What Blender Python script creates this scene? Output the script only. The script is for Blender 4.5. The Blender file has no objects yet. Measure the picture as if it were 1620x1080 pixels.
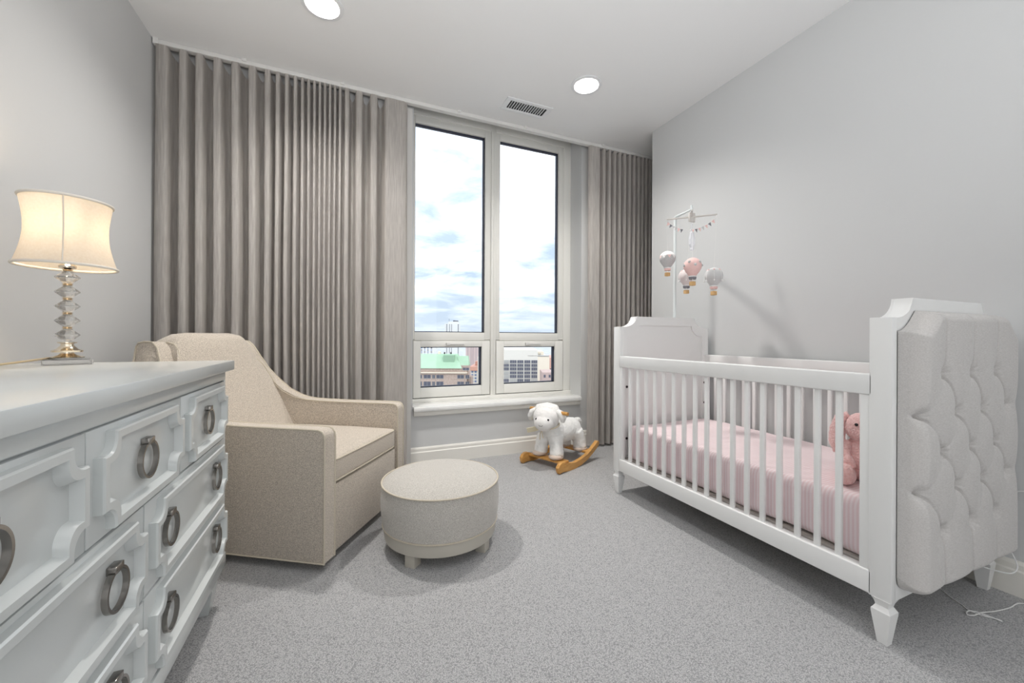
import bpy, bmesh, math, random
import numpy as np
from mathutils import Vector, Matrix, noise
random.seed(7)
R = math.radians
S = bpy.context.scene
COL = S.collection

# ---------------------------------------------------------------- camera, world, sun, exposure
FPX, YAW, HC = 620.0, 23.143, 0.92
cam_d = bpy.data.cameras.new('camera'); cam = bpy.data.objects.new('camera', cam_d); COL.objects.link(cam)
cam_d.sensor_width = 36.0; cam_d.lens = FPX / 1620 * 36.0
cam_d.shift_y = -(540 - 533.3) / 1620; cam_d.clip_start = 0.02; cam_d.clip_end = 6000
cam.matrix_world = Matrix.Translation((0, 0, HC)) @ Matrix.Rotation(-R(YAW), 4, 'Z') @ Matrix.Rotation(R(90), 4, 'X') @ Matrix.Rotation(R(.27), 4, 'Z')
S.camera = cam
S.view_settings.view_transform = 'Standard'; S.view_settings.look = 'None'
S.view_settings.gamma = 1; S.view_settings.exposure = 0.17; S.view_settings.use_curve_mapping = False
S.cycles.max_bounces = 12; S.cycles.diffuse_bounces = 6; S.cycles.transmission_bounces = 12; S.cycles.transparent_max_bounces = 16
S.cycles.caustics_reflective = False; S.cycles.caustics_refractive = False
S.cycles.sample_clamp_indirect = 4.0

W = bpy.data.worlds.new('sky'); S.world = W; W.use_nodes = True
nt = W.node_tree; nt.nodes.clear(); N = nt.nodes.new; L = nt.links.new
out = N('ShaderNodeOutputWorld'); bg = N('ShaderNodeBackground'); L(bg.outputs[0], out.inputs[0])
tc = N('ShaderNodeTexCoord'); sp = N('ShaderNodeSeparateXYZ'); L(tc.outputs['Generated'], sp.inputs[0])
zc = N('ShaderNodeMath'); zc.operation = 'MAXIMUM'; L(sp.outputs[2], zc.inputs[0]); zc.inputs[1].default_value = 0
za = N('ShaderNodeMath'); za.operation = 'ADD'; L(zc.outputs[0], za.inputs[0]); za.inputs[1].default_value = 0.16
dx = N('ShaderNodeMath'); dx.operation = 'DIVIDE'; L(sp.outputs[0], dx.inputs[0]); L(za.outputs[0], dx.inputs[1])
dy = N('ShaderNodeMath'); dy.operation = 'DIVIDE'; L(sp.outputs[1], dy.inputs[0]); L(za.outputs[0], dy.inputs[1])
cb = N('ShaderNodeCombineXYZ'); L(dx.outputs[0], cb.inputs[0]); L(dy.outputs[0], cb.inputs[1])
ns = N('ShaderNodeTexNoise'); ns.inputs['Scale'].default_value = 1.6; ns.inputs['Detail'].default_value = 7; ns.inputs['Roughness'].default_value = .58; ns.inputs['Distortion'].default_value = .3
L(cb.outputs[0], ns.inputs['Vector'])
rp = N('ShaderNodeValToRGB'); rp.color_ramp.elements[0].position = .38; rp.color_ramp.elements[1].position = .70
rp.color_ramp.elements[0].color = (.44, .545, .68, 1); rp.color_ramp.elements[1].color = (1.35, 1.36, 1.38, 1)
L(ns.outputs[0], rp.inputs[0])
hz = N('ShaderNodeValToRGB'); hz.color_ramp.elements[0].position = 0.0; hz.color_ramp.elements[1].position = .16
hz.color_ramp.elements[0].color = (.85,) * 3 + (1,); hz.color_ramp.elements[1].color = (0, 0, 0, 1)
L(sp.outputs[2], hz.inputs[0])
mx = N('ShaderNodeMixRGB'); L(hz.outputs[0], mx.inputs[0]); L(rp.outputs[0], mx.inputs[1]); mx.inputs[2].default_value = (.56, .65, .75, 1)
el = N('ShaderNodeMath'); el.operation = 'MULTIPLY_ADD'; L(zc.outputs[0], el.inputs[0]); el.inputs[1].default_value = .8; el.inputs[2].default_value = .8   # overcast skies brighten towards the zenith
ev = N('ShaderNodeVectorMath'); ev.operation = 'SCALE'; L(mx.outputs[0], ev.inputs[0]); L(el.outputs[0], ev.inputs['Scale'])
L(ev.outputs[0], bg.inputs[0]); bg.inputs[1].default_value = 1.5

sun_d = bpy.data.lights.new('sun', 'SUN'); sun = bpy.data.objects.new('sun', sun_d); COL.objects.link(sun)
sun_d.energy = .8; sun_d.angle = R(12); sun_d.color = (1, .96, .9)
sun.rotation_euler = Vector((-.12, .8, -.55)).to_track_quat('-Z', 'Y').to_euler()

def area(name, loc, rot, sx, sy, e, col=(1, 1, 1)):
    d = bpy.data.lights.new(name, 'AREA'); o = bpy.data.objects.new(name, d); COL.objects.link(o)
    d.shape = 'RECTANGLE'; d.size = sx; d.size_y = sy; d.energy = e; d.color = col
    o.location = loc; o.rotation_euler = rot
    return o
# added fill light out of view, aimed at the ceiling for a soft bounce
area('ceiling_fill', (.25, -.1, 1.3), (R(170), 0, 0), 1.0, .9, 28, (.98, .99, 1))
# second added fill, large and soft, unseen at the closed rear of the room
area('rear_fill', (.6, -1.7, 1.25), (R(90), 0, 0), 2.2, 2.0, 17, (.98, .99, 1))

# ---------------------------------------------------------------- materials
MATS = {}
def mat(name, col, rough=.5, metal=0, var=None, bump=None, spec=.5, sheen=0, stretch=None, coat=0, emit=None):
    m = bpy.data.materials.new(name); m.use_nodes = True; t = m.node_tree; b = t.nodes['Principled BSDF']
    b.inputs['Base Color'].default_value = (*col, 1); b.inputs['Roughness'].default_value = rough; b.inputs['Metallic'].default_value = metal
    b.inputs['Specular IOR Level'].default_value = spec; b.inputs['Sheen Weight'].default_value = sheen; b.inputs['Coat Weight'].default_value = coat
    tc = t.nodes.new('ShaderNodeTexCoord'); vec = tc.outputs['Object']
    if stretch:
        mp = t.nodes.new('ShaderNodeMapping'); mp.inputs['Scale'].default_value = stretch; t.links.new(vec, mp.inputs[0]); vec = mp.outputs[0]
    if var:
        sc, c2, lo, hi = var
        n = t.nodes.new('ShaderNodeTexNoise'); n.inputs['Scale'].default_value = sc; n.inputs['Detail'].default_value = 3; t.links.new(vec, n.inputs['Vector'])
        r = t.nodes.new('ShaderNodeValToRGB'); r.color_ramp.elements[0].position = lo; r.color_ramp.elements[1].position = hi
        r.color_ramp.elements[0].color = (*col, 1); r.color_ramp.elements[1].color = (*c2, 1)
        t.links.new(n.outputs[0], r.inputs[0]); t.links.new(r.outputs[0], b.inputs['Base Color'])
    if bump:
        sc, st, dist = bump
        n = t.nodes.new('ShaderNodeTexNoise'); n.inputs['Scale'].default_value = sc; n.inputs['Detail'].default_value = 2; t.links.new(vec, n.inputs['Vector'])
        bp = t.nodes.new('ShaderNodeBump'); bp.inputs['Strength'].default_value = st; bp.inputs['Distance'].default_value = dist
        t.links.new(n.outputs[0], bp.inputs['Height']); t.links.new(bp.outputs[0], b.inputs['Normal'])
    if emit:
        b.inputs['Emission Color'].default_value = (*emit[0], 1); b.inputs['Emission Strength'].default_value = emit[1]
    MATS[name] = m
    return m
M_wall = mat('wall_paint', (.625, .63, .63), .6, bump=(220, .08, .002))
M_ceil = mat('ceiling_paint', (.86, .86, .86), .7, bump=(180, .06, .002))
M_trim = mat('trim_paint', (.80, .78, .73), .35, bump=(90, .03, .002))
M_frame = mat('window_frame_paint', (.80, .79, .75), .35, bump=(120, .03, .001))
M_gasket = mat('window_gasket', (.02, .025, .05), .4, bump=(120, .03, .001))
M_marble = mat('marble_sill', (.86, .86, .84), .2, var=(9, (.72, .72, .72), .55, .75))
M_chairf = mat('tweed_beige', (.36, .31, .256), .9, var=(340, (.70, .62, .525), .34, .66), bump=(380, .6, .003), sheen=.3)
M_pipe = mat('tweed_piping', (.52, .46, .37), .9, var=(500, (.60, .54, .44), .4, .6))
M_ottof = mat('tweed_stone', (.385, .36, .325), .9, var=(340, (.63, .60, .555), .34, .66), bump=(380, .6, .003), sheen=.3)
M_ottow = mat('ottoman_wood_paint', (.50, .47, .41), .4, bump=(150, .04, .001))
M_black = mat('black_base', (.015, .015, .015), .6, bump=(100, .05, .001))
M_curt = mat('linen_curtain', (.65, .61, .575), .85, var=(130, (.80, .76, .72), .35, .68), bump=(300, .25, .001), stretch=(1, 1, .06), sheen=.2)
M_liner = mat('curtain_lining', (.62, .61, .59), .85, bump=(300, .2, .001))
M_track = mat('track_white', (.74, .73, .71), .4, bump=(80, .03, .001))
M_dress = mat('dresser_lacquer', (.62, .645, .64), .22, bump=(14, .03, .004), coat=.2)
M_nickel = mat('brushed_nickel', (.33, .31, .29), .2, 1.0, bump=(200, .06, .001), stretch=(1, 6, 1))
M_white = mat('crib_white_paint', (.83, .83, .82), .32, bump=(60, .03, .001))
M_tuft = mat('tufted_linen', (.53, .508, .492), .85, var=(300, (.62, .598, .582), .36, .64), bump=(380, .4, .001), stretch=(.3, 1, 2), sheen=.2)
M_dark = mat('dark_hole', (.01, .006, .006), .7, bump=(100, .02, .001))
M_support = mat('mattress_board', (.42, .39, .36), .7, bump=(80, .1, .001))
M_lamb = mat('lamb_fleece', (.88, .87, .85), .95, var=(260, (.78, .77, .75), .45, .7), bump=(230, .6, .004), sheen=.5)
M_hoof = mat('lamb_hoof_plush', (.62, .50, .42), .95, bump=(260, .5, .003), sheen=.4)
M_wood = mat('oak_wood', (.55, .27, .07), .35, var=(16, (.66, .36, .11), .35, .7), bump=(40, .05, .001), stretch=(1, 6, 6))
M_eye = mat('black_eye', (.01, .01, .012), .15, bump=(30, .01, .001))
M_stitch = mat('grey_stitch', (.18, .16, .15), .9, bump=(300, .2, .001))
M_ribbon = mat('cream_ribbon', (.74, .66, .52), .6, bump=(300, .1, .001))
M_tag = mat('cream_card', (.82, .76, .56), .6, bump=(200, .05, .001))
M_bunny = mat('pink_plush', (.86, .50, .48), .95, var=(130, (.94, .63, .61), .35, .65), bump=(160, .9, .006), sheen=.6)
M_silver = mat('lamp_silver', (.86, .76, .62), .12, 1.0, bump=(60, .02, .001))
M_mob = mat('mobile_white_plastic', (.70, .74, .74), .4, bump=(60, .02, .001))
M_bar = mat('mobile_bar_wood', (.60, .57, .54), .6, bump=(80, .1, .001))
M_gknit = mat('grey_knit', (.42, .41, .41), .95, var=(600, (.58, .57, .57), .4, .6), bump=(700, .5, .001))
M_lknit = mat('pale_grey_knit', (.56, .56, .56), .95, var=(600, (.66, .66, .66), .4, .6), bump=(700, .5, .001))
M_pknit = mat('pink_knit', (.78, .50, .47), .95, var=(600, (.86, .62, .59), .4, .6), bump=(700, .5, .001))
M_wknit = mat('white_knit', (.84, .83, .82), .95, bump=(700, .5, .001))
M_dknit = mat('dark_grey_knit', (.22, .22, .24), .95, bump=(700, .5, .001))
M_bask = mat('tan_basket', (.60, .36, .15), .8, var=(500, (.70, .46, .22), .4, .6), bump=(500, .5, .001))
M_cord = mat('white_cable', (.78, .78, .77), .4, bump=(200, .03, .001))
M_goldcord = mat('gold_cable', (.62, .50, .32), .35, bump=(200, .03, .001))
M_vent = mat('vent_white', (.80, .81, .82), .4, bump=(80, .02, .001))
M_ventd = mat('vent_dark', (.03, .03, .035), .7, bump=(80, .02, .001))

def carpet():
    m = mat('loop_carpet', (.30, .30, .31), .95, sheen=.25); t = m.node_tree; b = t.nodes['Principled BSDF']
    tc = t.nodes.new('ShaderNodeTexCoord')
    mp = t.nodes.new('ShaderNodeMapping'); mp.inputs['Rotation'].default_value = (0, 0, R(12)); t.links.new(tc.outputs['Object'], mp.inputs[0])
    v = t.nodes.new('ShaderNodeTexVoronoi'); v.inputs['Scale'].default_value = 250; t.links.new(mp.outputs[0], v.inputs['Vector'])
    n = t.nodes.new('ShaderNodeTexNoise'); n.inputs['Scale'].default_value = 420; n.inputs['Detail'].default_value = 2; t.links.new(mp.outputs[0], n.inputs['Vector'])
    a = t.nodes.new('ShaderNodeMath'); a.operation = 'MULTIPLY_ADD'; t.links.new(v.outputs['Distance'], a.inputs[0]); a.inputs[1].default_value = -.55; t.links.new(n.outputs[0], a.inputs[2])
    r = t.nodes.new('ShaderNodeValToRGB'); r.color_ramp.elements[0].position = .02; r.color_ramp.elements[1].position = .52
    r.color_ramp.elements[0].color = (.235, .235, .24, 1); r.color_ramp.elements[1].color = (.61, .605, .605, 1)
    t.links.new(a.outputs[0], r.inputs[0]); t.links.new(r.outputs[0], b.inputs['Base Color'])
    bp = t.nodes.new('ShaderNodeBump'); bp.inputs['Strength'].default_value = .5; bp.inputs['Distance'].default_value = .004
    t.links.new(a.outputs[0], bp.inputs['Height']); t.links.new(bp.outputs[0], b.inputs['Normal'])
    return m
M_carpet = carpet()

def stripes():
    m = mat('pink_striped_sheet', (.85, .7, .7), .85, sheen=.15); t = m.node_tree; b = t.nodes['Principled BSDF']
    tc = t.nodes.new('ShaderNodeTexCoord')
    w = t.nodes.new('ShaderNodeTexWave'); w.bands_direction = 'Y'; w.inputs['Scale'].default_value = 26; w.inputs['Distortion'].default_value = .15
    t.links.new(tc.outputs['Object'], w.inputs['Vector'])
    r = t.nodes.new('ShaderNodeValToRGB'); r.color_ramp.elements[0].position = .35; r.color_ramp.elements[1].position = .65
    r.color_ramp.elements[0].color = (.80, .635, .65, 1); r.color_ramp.elements[1].color = (.85, .735, .75, 1)
    t.links.new(w.outputs[0], r.inputs[0]); t.links.new(r.outputs[0], b.inputs['Base Color'])
    n = t.nodes.new('ShaderNodeTexNoise'); n.inputs['Scale'].default_value = 9; t.links.new(tc.outputs['Object'], n.inputs['Vector'])
    bp = t.nodes.new('ShaderNodeBump'); bp.inputs['Strength'].default_value = .25; bp.inputs['Distance'].default_value = .02
    t.links.new(n.outputs[0], bp.inputs['Height']); t.links.new(bp.outputs[0], b.inputs['Normal'])
    return m
M_sheet = stripes()

def glass_pane_mat():
    m = bpy.data.materials.new('window_glass'); m.use_nodes = True; t = m.node_tree; t.nodes.clear()
    o = t.nodes.new('ShaderNodeOutputMaterial'); mix = t.nodes.new('ShaderNodeMixShader'); tr = t.nodes.new('ShaderNodeBsdfTransparent'); gl = t.nodes.new('ShaderNodeBsdfGlossy')
    tr.inputs[0].default_value = (.97, .98, .985, 1); gl.inputs['Roughness'].default_value = .02
    fr = t.nodes.new('ShaderNodeFresnel'); fr.inputs[0].default_value = 1.35
    t.links.new(fr.outputs[0], mix.inputs[0]); t.links.new(tr.outputs[0], mix.inputs[1]); t.links.new(gl.outputs[0], mix.inputs[2]); t.links.new(mix.outputs[0], o.inputs[0])
    return m
M_glass = glass_pane_mat()
def crystal_mat():
    m = mat('lamp_crystal', (1, .985, .96), .02); b = m.node_tree.nodes['Principled BSDF']
    b.inputs['Transmission Weight'].default_value = 1; b.inputs['IOR'].default_value = 1.5
    t = m.node_tree; o = t.nodes['Material Output']; mix = t.nodes.new('ShaderNodeMixShader'); tr = t.nodes.new('ShaderNodeBsdfTransparent'); mix.inputs[0].default_value = .78
    t.links.new(tr.outputs[0], mix.inputs[1]); t.links.new(b.outputs[0], mix.inputs[2]); t.links.new(mix.outputs[0], o.inputs[0])
    return m
M_crystal = crystal_mat()
def shade_mat():
    m = bpy.data.materials.new('lamp_shade_fabric'); m.use_nodes = True; t = m.node_tree; t.nodes.clear()
    o = t.nodes.new('ShaderNodeOutputMaterial'); mix = t.nodes.new('ShaderNodeMixShader'); d = t.nodes.new('ShaderNodeBsdfDiffuse'); tl = t.nodes.new('ShaderNodeBsdfTranslucent')
    tc = t.nodes.new('ShaderNodeTexCoord'); n = t.nodes.new('ShaderNodeTexNoise'); n.inputs['Scale'].default_value = 160; t.links.new(tc.outputs['Object'], n.inputs['Vector'])
    mp = t.nodes.new('ShaderNodeMixRGB'); mp.inputs[1].default_value = (.80, .74, .66, 1); mp.inputs[2].default_value = (.90, .86, .80, 1); t.links.new(n.outputs[0], mp.inputs[0])
    t.links.new(mp.outputs[0], d.inputs[0]); t.links.new(mp.outputs[0], tl.inputs[0]); mix.inputs[0].default_value = .27
    t.links.new(d.outputs[0], mix.inputs[1]); t.links.new(tl.outputs[0], mix.inputs[2]); t.links.new(mix.outputs[0], o.inputs[0])
    return m
M_shade = shade_mat()
def clear_film():
    m = bpy.data.materials.new('clear_film'); m.use_nodes = True; t = m.node_tree; t.nodes.clear()
    o = t.nodes.new('ShaderNodeOutputMaterial'); mix = t.nodes.new('ShaderNodeMixShader'); tr = t.nodes.new('ShaderNodeBsdfTransparent'); gl = t.nodes.new('ShaderNodeBsdfPrincipled')
    gl.inputs['Base Color'].default_value = (.85, .86, .9, 1); gl.inputs['Roughness'].default_value = .1; mix.inputs[0].default_value = .55
    t.links.new(tr.outputs[0], mix.inputs[1]); t.links.new(gl.outputs[0], mix.inputs[2]); t.links.new(mix.outputs[0], o.inputs[0])
    return m
M_film = clear_film()

# ---------------------------------------------------------------- mesh helpers
OFF = {}
def obj(name, bm, m, parent=None, smooth=True, ang=35, kind=None, label=None):
    off = OFF.get(parent.name, Vector((0, 0, 0))) if parent else Vector((0, 0, 0))
    if isinstance(bm, bpy.types.Mesh): me = bm
    else:
        if off.length: bmesh.ops.translate(bm, verts=bm.verts, vec=-off)
        bmesh.ops.recalc_face_normals(bm, faces=bm.faces)
        me = bpy.data.meshes.new(name); bm.to_mesh(me); bm.free()
    if m is not None:
        me.materials.clear(); me.materials.append(m)
    if smooth:
        me.polygons.foreach_set('use_smooth', [True] * len(me.polygons))
        try: me.set_sharp_from_angle(angle=R(ang))
        except Exception: pass
    o = bpy.data.objects.new(name, me); COL.objects.link(o)
    if parent: o.parent = parent; OFF[o.name] = off
    if kind: o['kind'] = kind
    if label: o['label'] = label
    return o
def share(src, loc=(0, 0, 0), rot=(0, 0, 0), parent=None):
    o = src.copy(); COL.objects.link(o)
    o.location = loc; o.rotation_euler = rot
    if parent: o.parent = parent
    return o
def thing(name, label, cat, loc=(0, 0, 0), rotz=0, group=None, local=False):
    o = bpy.data.objects.new(name, None); COL.objects.link(o); o.empty_display_size = .1
    o.location = loc; o.rotation_euler = (0, 0, rotz); o['label'] = label; o['category'] = cat
    if group: o['group'] = group
    OFF[o.name] = Vector((0, 0, 0)) if local else Vector(loc)
    return o
def tag(o, label, cat, group=None):
    o['label'] = label; o['category'] = cat
    if group: o['group'] = group
    return o
def B(): return bmesh.new()
def box(bm, x0, x1, y0, y1, z0, z1, bev=0, seg=2, mtx=None):
    r = bmesh.ops.create_cube(bm, size=1); vs = r['verts']
    for v in vs: v.co = Vector((x0 + (v.co.x + .5) * (x1 - x0), y0 + (v.co.y + .5) * (y1 - y0), z0 + (v.co.z + .5) * (z1 - z0)))
    if bev:
        es = list({e for v in vs for e in v.link_edges})
        r = bmesh.ops.bevel(bm, geom=es, offset=bev, segments=seg, affect='EDGES', profile=.5)
        vs = list({v for f in r['faces'] for v in f.verts} | {v for v in vs if v.is_valid})
    if mtx: bmesh.ops.transform(bm, matrix=mtx, verts=vs)
    return vs
def tube(bm, pts, r, n=8, closed=False, cap=True):
    pts = [Vector(p) for p in pts]; k = len(pts); rings = []; up = Vector((0, 0, 1)); prev = None
    rr = r if isinstance(r, (list, tuple)) else [r] * k
    for i, p in enumerate(pts):
        if closed: t = pts[(i + 1) % k] - pts[i - 1]
        else: t = pts[min(i + 1, k - 1)] - pts[max(i - 1, 0)]
        t.normalize()
        if prev is None:
            a = up if abs(t.z) < .9 else Vector((1, 0, 0)); u = t.cross(a).normalized()
        else: u = (prev - t * prev.dot(t)).normalized()
        prev = u; w = t.cross(u)
        rings.append([bm.verts.new(p + (u * math.cos(2 * math.pi * j / n) + w * math.sin(2 * math.pi * j / n)) * rr[i]) for j in range(n)])
    for i in range(k if closed else k - 1):
        a, b = rings[i], rings[(i + 1) % k]
        for j in range(n): bm.faces.new((a[j], a[(j + 1) % n], b[(j + 1) % n], b[j]))
    if cap and not closed:
        bm.faces.new(rings[0][::-1]); bm.faces.new(rings[-1])
def lathe(bm, prof, n=32, c=(0, 0, 0), cap=True, phase=0):
    rings = []
    for r, z in prof:
        rings.append([bm.verts.new((c[0] + r * math.cos(phase + 2 * math.pi * j / n), c[1] + r * math.sin(phase + 2 * math.pi * j / n), c[2] + z)) for j in range(n)])
    for a, b in zip(rings, rings[1:]):
        for j in range(n): bm.faces.new((a[j], a[(j + 1) % n], b[(j + 1) % n], b[j]))
    if cap:
        bm.faces.new(rings[0][::-1]); bm.faces.new(rings[-1])
def prism(bm, pts, f, d0, d1, bev=0):
    """2-D outline pts extruded between depths d0 and d1; f(a, b, d) -> xyz"""
    A = [bm.verts.new(f(a, b, d0)) for a, b in pts]; C = [bm.verts.new(f(a, b, d1)) for a, b in pts]
    n = len(pts); fs = [bm.faces.new(A[::-1]), bm.faces.new(C)]
    for i in range(n): fs.append(bm.faces.new((A[i], A[(i + 1) % n], C[(i + 1) % n], C[i])))
    if bev:
        es = list(fs[0].edges) + list(fs[1].edges)
        bmesh.ops.bevel(bm, geom=es, offset=bev, segments=2, affect='EDGES', profile=.5)
def loops(bm, rings, closed=True, caps=False):
    vs = [[bm.verts.new(p) for p in r] for r in rings]; n = len(vs[0])
    for a, b in zip(vs, vs[1:]):
        for j in range(n if closed else n - 1): bm.faces.new((a[j], a[(j + 1) % n], b[(j + 1) % n], b[j]))
    if caps: bm.faces.new(vs[0][::-1]); bm.faces.new(vs[-1])
    return vs
def ico(bm, c, r, rot=None, sub=3):
    res = bmesh.ops.create_icosphere(bm, subdivisions=sub, radius=1)
    m = Matrix.Translation(c) @ (rot.to_matrix().to_4x4() if rot else Matrix()) @ Matrix.Diagonal((*(r if isinstance(r, (tuple, list)) else (r, r, r)), 1))
    bmesh.ops.transform(bm, matrix=m, verts=res['verts'])
def blob(bm, voxel=.006, it=6, fur=0):
    """fuse overlapping shapes into one smooth closed skin"""
    me = bpy.data.meshes.new('tmp'); bm.to_mesh(me); bm.free()
    o = bpy.data.objects.new('tmp', me); COL.objects.link(o)
    md = o.modifiers.new('r', 'REMESH'); md.mode = 'VOXEL'; md.voxel_size = voxel
    sm = o.modifiers.new('s', 'SMOOTH'); sm.iterations = it; sm.factor = .5
    dg = bpy.context.evaluated_depsgraph_get(); e = o.evaluated_get(dg)
    res = bpy.data.meshes.new_from_object(e)
    bpy.data.objects.remove(o); bpy.data.meshes.remove(me)
    if fur:
        for v in res.vertices:
            d = noise.noise(v.co * 90) * fur + noise.noise(v.co * 220) * fur * .5
            v.co += v.normal * d
    return res
def smoothstep(x): x = max(0, min(1, x)); return x * x * (3 - 2 * x)

# ---------------------------------------------------------------- room shell
H = 2.55; XL, XR = -.975, 2.235; YB = -1.8; YW = 2.86; YE = 2.42
bm = B(); box(bm, -1.2, 3.4, -2.0, 3.1, -.1, 0); obj('floor', bm, M_carpet, kind='structure', smooth=False)
bm = B(); box(bm, XL - .1, XL, YB - .1, YW + .25, 0, 2.9); obj('wall_left', bm, M_wall, kind='structure', smooth=False)
bm = B(); box(bm, XR, 3.2, YB - .1, YE, 0, 2.9); obj('wall_right', bm, M_wall, kind='structure', smooth=False)
bm = B(); box(bm, 3.1, 3.2, YE, YW + .25, 0, 2.9); obj('wall_niche', bm, M_wall, kind='structure', smooth=False)
bm = B(); box(bm, XL - .1, 3.2, YB - .1, YB, 0, 2.9); obj('wall_rear', bm, M_wall, kind='structure', smooth=False)
OX0, OX1, OZ0, OZ1 = .45, 1.866, .415, 2.70; YG = 3.10
bm = B(); box(bm, XL - .1, OX0, YW, YG, 0, 2.9); box(bm, OX1, 3.2, YW, YG, 0, 2.9); box(bm, OX0, OX1, YW, YG, 0, OZ0); box(bm, OX0, OX1, YW, YG, OZ1, 2.9)
obj('wall_window', bm, M_wall, kind='structure', smooth=False)
LIGHTS = [(-.107, 2.14), (1.428, 2.14)]
VX0, VX1, VY0, VY1 = 1.045, 1.325, 2.478, 2.572
bm = B()                                                     # ceiling with openings for the downlights and the air register
def ring_edges(pts):
    vs = [bm.verts.new(p) for p in pts]; return [bm.edges.new((vs[i], vs[(i + 1) % len(vs)])) for i in range(len(vs))]
E_ = ring_edges([(XL - .1, YB - .1, H), (3.2, YB - .1, H), (3.2, 2.83, H), (XL - .1, 2.83, H)])
for x, y in LIGHTS: E_ += ring_edges([(x + .075 * math.cos(2 * math.pi * j / 40), y + .075 * math.sin(2 * math.pi * j / 40), H) for j in range(40)])
E_ += ring_edges([(VX0, VY0, H), (VX1, VY0, H), (VX1, VY1, H), (VX0, VY1, H)])
bmesh.ops.triangle_fill(bm, use_beauty=True, edges=E_)
bm2 = bm
box(bm, XL - .1, 3.2, 2.82, 2.83, H + .001, 2.85)              # edge of the curtain pocket
box(bm, XL - .1, 3.2, -1.9, 3.1, 2.84, 2.9)                    # slab above
obj('ceiling', bm, M_ceil, kind='structure', smooth=False)

def baseboard(name, p0, p1, nrm):
    """profiled skirting from p0 to p1, thickness along nrm"""
    prof = [(0, 0), (.016, 0), (.016, .088), (.011, .094), (.011, .112), (.006, .122), (0, .124)]
    bm = B(); rings = []
    for p in (p0, p1): rings.append([(p[0] + nrm[0] * a, p[1] + nrm[1] * a, z) for a, z in prof])
    loops(bm, rings, caps=True)
    return obj(name, bm, M_trim, kind='structure', smooth=False)
baseboard('baseboard_window', (XL, YW, 0), (3.1, YW, 0), (0, -1))
baseboard('baseboard_right', (XR, YB, 0), (XR, YE, 0), (-1, 0))
baseboard('baseboard_left', (XL, YB, 0), (XL, YW - .016, 0), (1, 0))
baseboard('baseboard_niche', (XR, YE, 0), (3.1, YE, 0), (0, 1))
baseboard('baseboard_rear', (XL + .016, YB, 0), (XR - .016, YB, 0), (0, 1))

# ---------------------------------------------------------------- window
WIN = obj('window_1', (lambda b: (box(b, .41 + .04, .475, 3.035, 3.10, .43, 2.66, .003), b)[1])(B()), M_frame, kind='structure')
WIN['label'] = 'tall white two-bay window with small hinged sashes below'
def wpart(name, *bx, bev=.003, m=None, parent=None):
    bm = B()
    for b in bx: box(bm, *b, bev)
    return obj(name, bm, m or M_frame, parent or WIN)
wpart('frame_stile', (1.795, 1.866, 3.035, 3.10, .43, 2.70))
wpart('frame_stile', (1.105, 1.149, 3.03, 3.10, .43, 2.70), (1.1245, 1.1295, 3.026, 3.04, .43, 2.70))
wpart('frame_head', (.45, 1.866, 3.036, 3.10, 2.615, 2.70))
wpart('frame_bottom_rail', (.45, 1.866, 3.02, 3.10, .415, .446))
for x0, x1 in ((.475, 1.105), (1.149, 1.795)):
    gx0, gx1 = (.491, 1.055) if x0 < 1 else (1.186, 1.744)
    wpart('fixed_frame', (x0, gx0, 3.042, 3.09, .90, 2.615), (gx1, x1, 3.042, 3.09, .90, 2.615), (gx0, gx1, 3.042, 3.09, .893, .957), (x0, x1, 3.06, 3.088, .87, .899), (gx0, gx1, 3.042, 3.09, 2.557, 2.615))
    wpart('gasket', (gx0, gx0 + .004, 3.06, 3.085, .957, 2.557), (gx1 - .012, gx1, 3.06, 3.085, .957, 2.557), (gx0, gx1, 3.06, 3.085, .957, .963), (gx0, gx1, 3.06, 3.085, 2.545, 2.557), bev=0, m=M_gasket)
    wpart('glass_pane', (gx0, gx1, 3.074, 3.078, .957, 2.557), bev=0, m=M_glass)
    sx0, sx1 = x0 + .006, x1 - .006
    lx0, lx1 = (.537, 1.03) if x0 < 1 else (1.224, 1.711)
    sash = wpart('sash', (sx0, lx0, 3.032, 3.085, .452, .89), (lx1, sx1, 3.032, 3.085, .452, .89), (lx0, lx1, 3.032, 3.085, .452, .528), (lx0, lx1, 3.032, 3.085, .842, .8905))
    wpart('gasket', (lx0, lx0 + .004, 3.055, 3.08, .528, .842), (lx1 - .014, lx1, 3.055, 3.08, .528, .842), (lx0, lx1, 3.055, 3.08, .528, .537), (lx0, lx1, 3.055, 3.08, .836, .842), bev=0, m=M_gasket, parent=sash)
    wpart('glass_pane', (lx0, lx1, 3.068, 3.072, .528, .842), bev=0, m=M_glass, parent=sash)
    cx = (lx0 + lx1) / 2 + .01
    wpart('handle', (cx - .06, cx + .085, 3.018, 3.033, .858, .872), (cx - .06, cx - .03, 3.012, 3.033, .853, .877), bev=.003, m=M_track, parent=sash)
    wpart('shadow_gap', (x0, x1, 3.05, 3.07, .447, .452), bev=0, m=M_gasket)  # near-black strip, the shade of the gap under the sash put into colour
bm = B(); box(bm, .452, 1.866, 2.86, 3.03, .385, .419, .004); box(bm, .452, 1.85, 2.815, 2.862, .385, .419, .006); obj('sill', bm, M_marble, WIN, label='white marble window sill')
bm = B(); box(bm, .456, 1.846, 2.832, 2.86, .352, .385, .004); obj('sill_apron', bm, M_trim, WIN)

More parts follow.
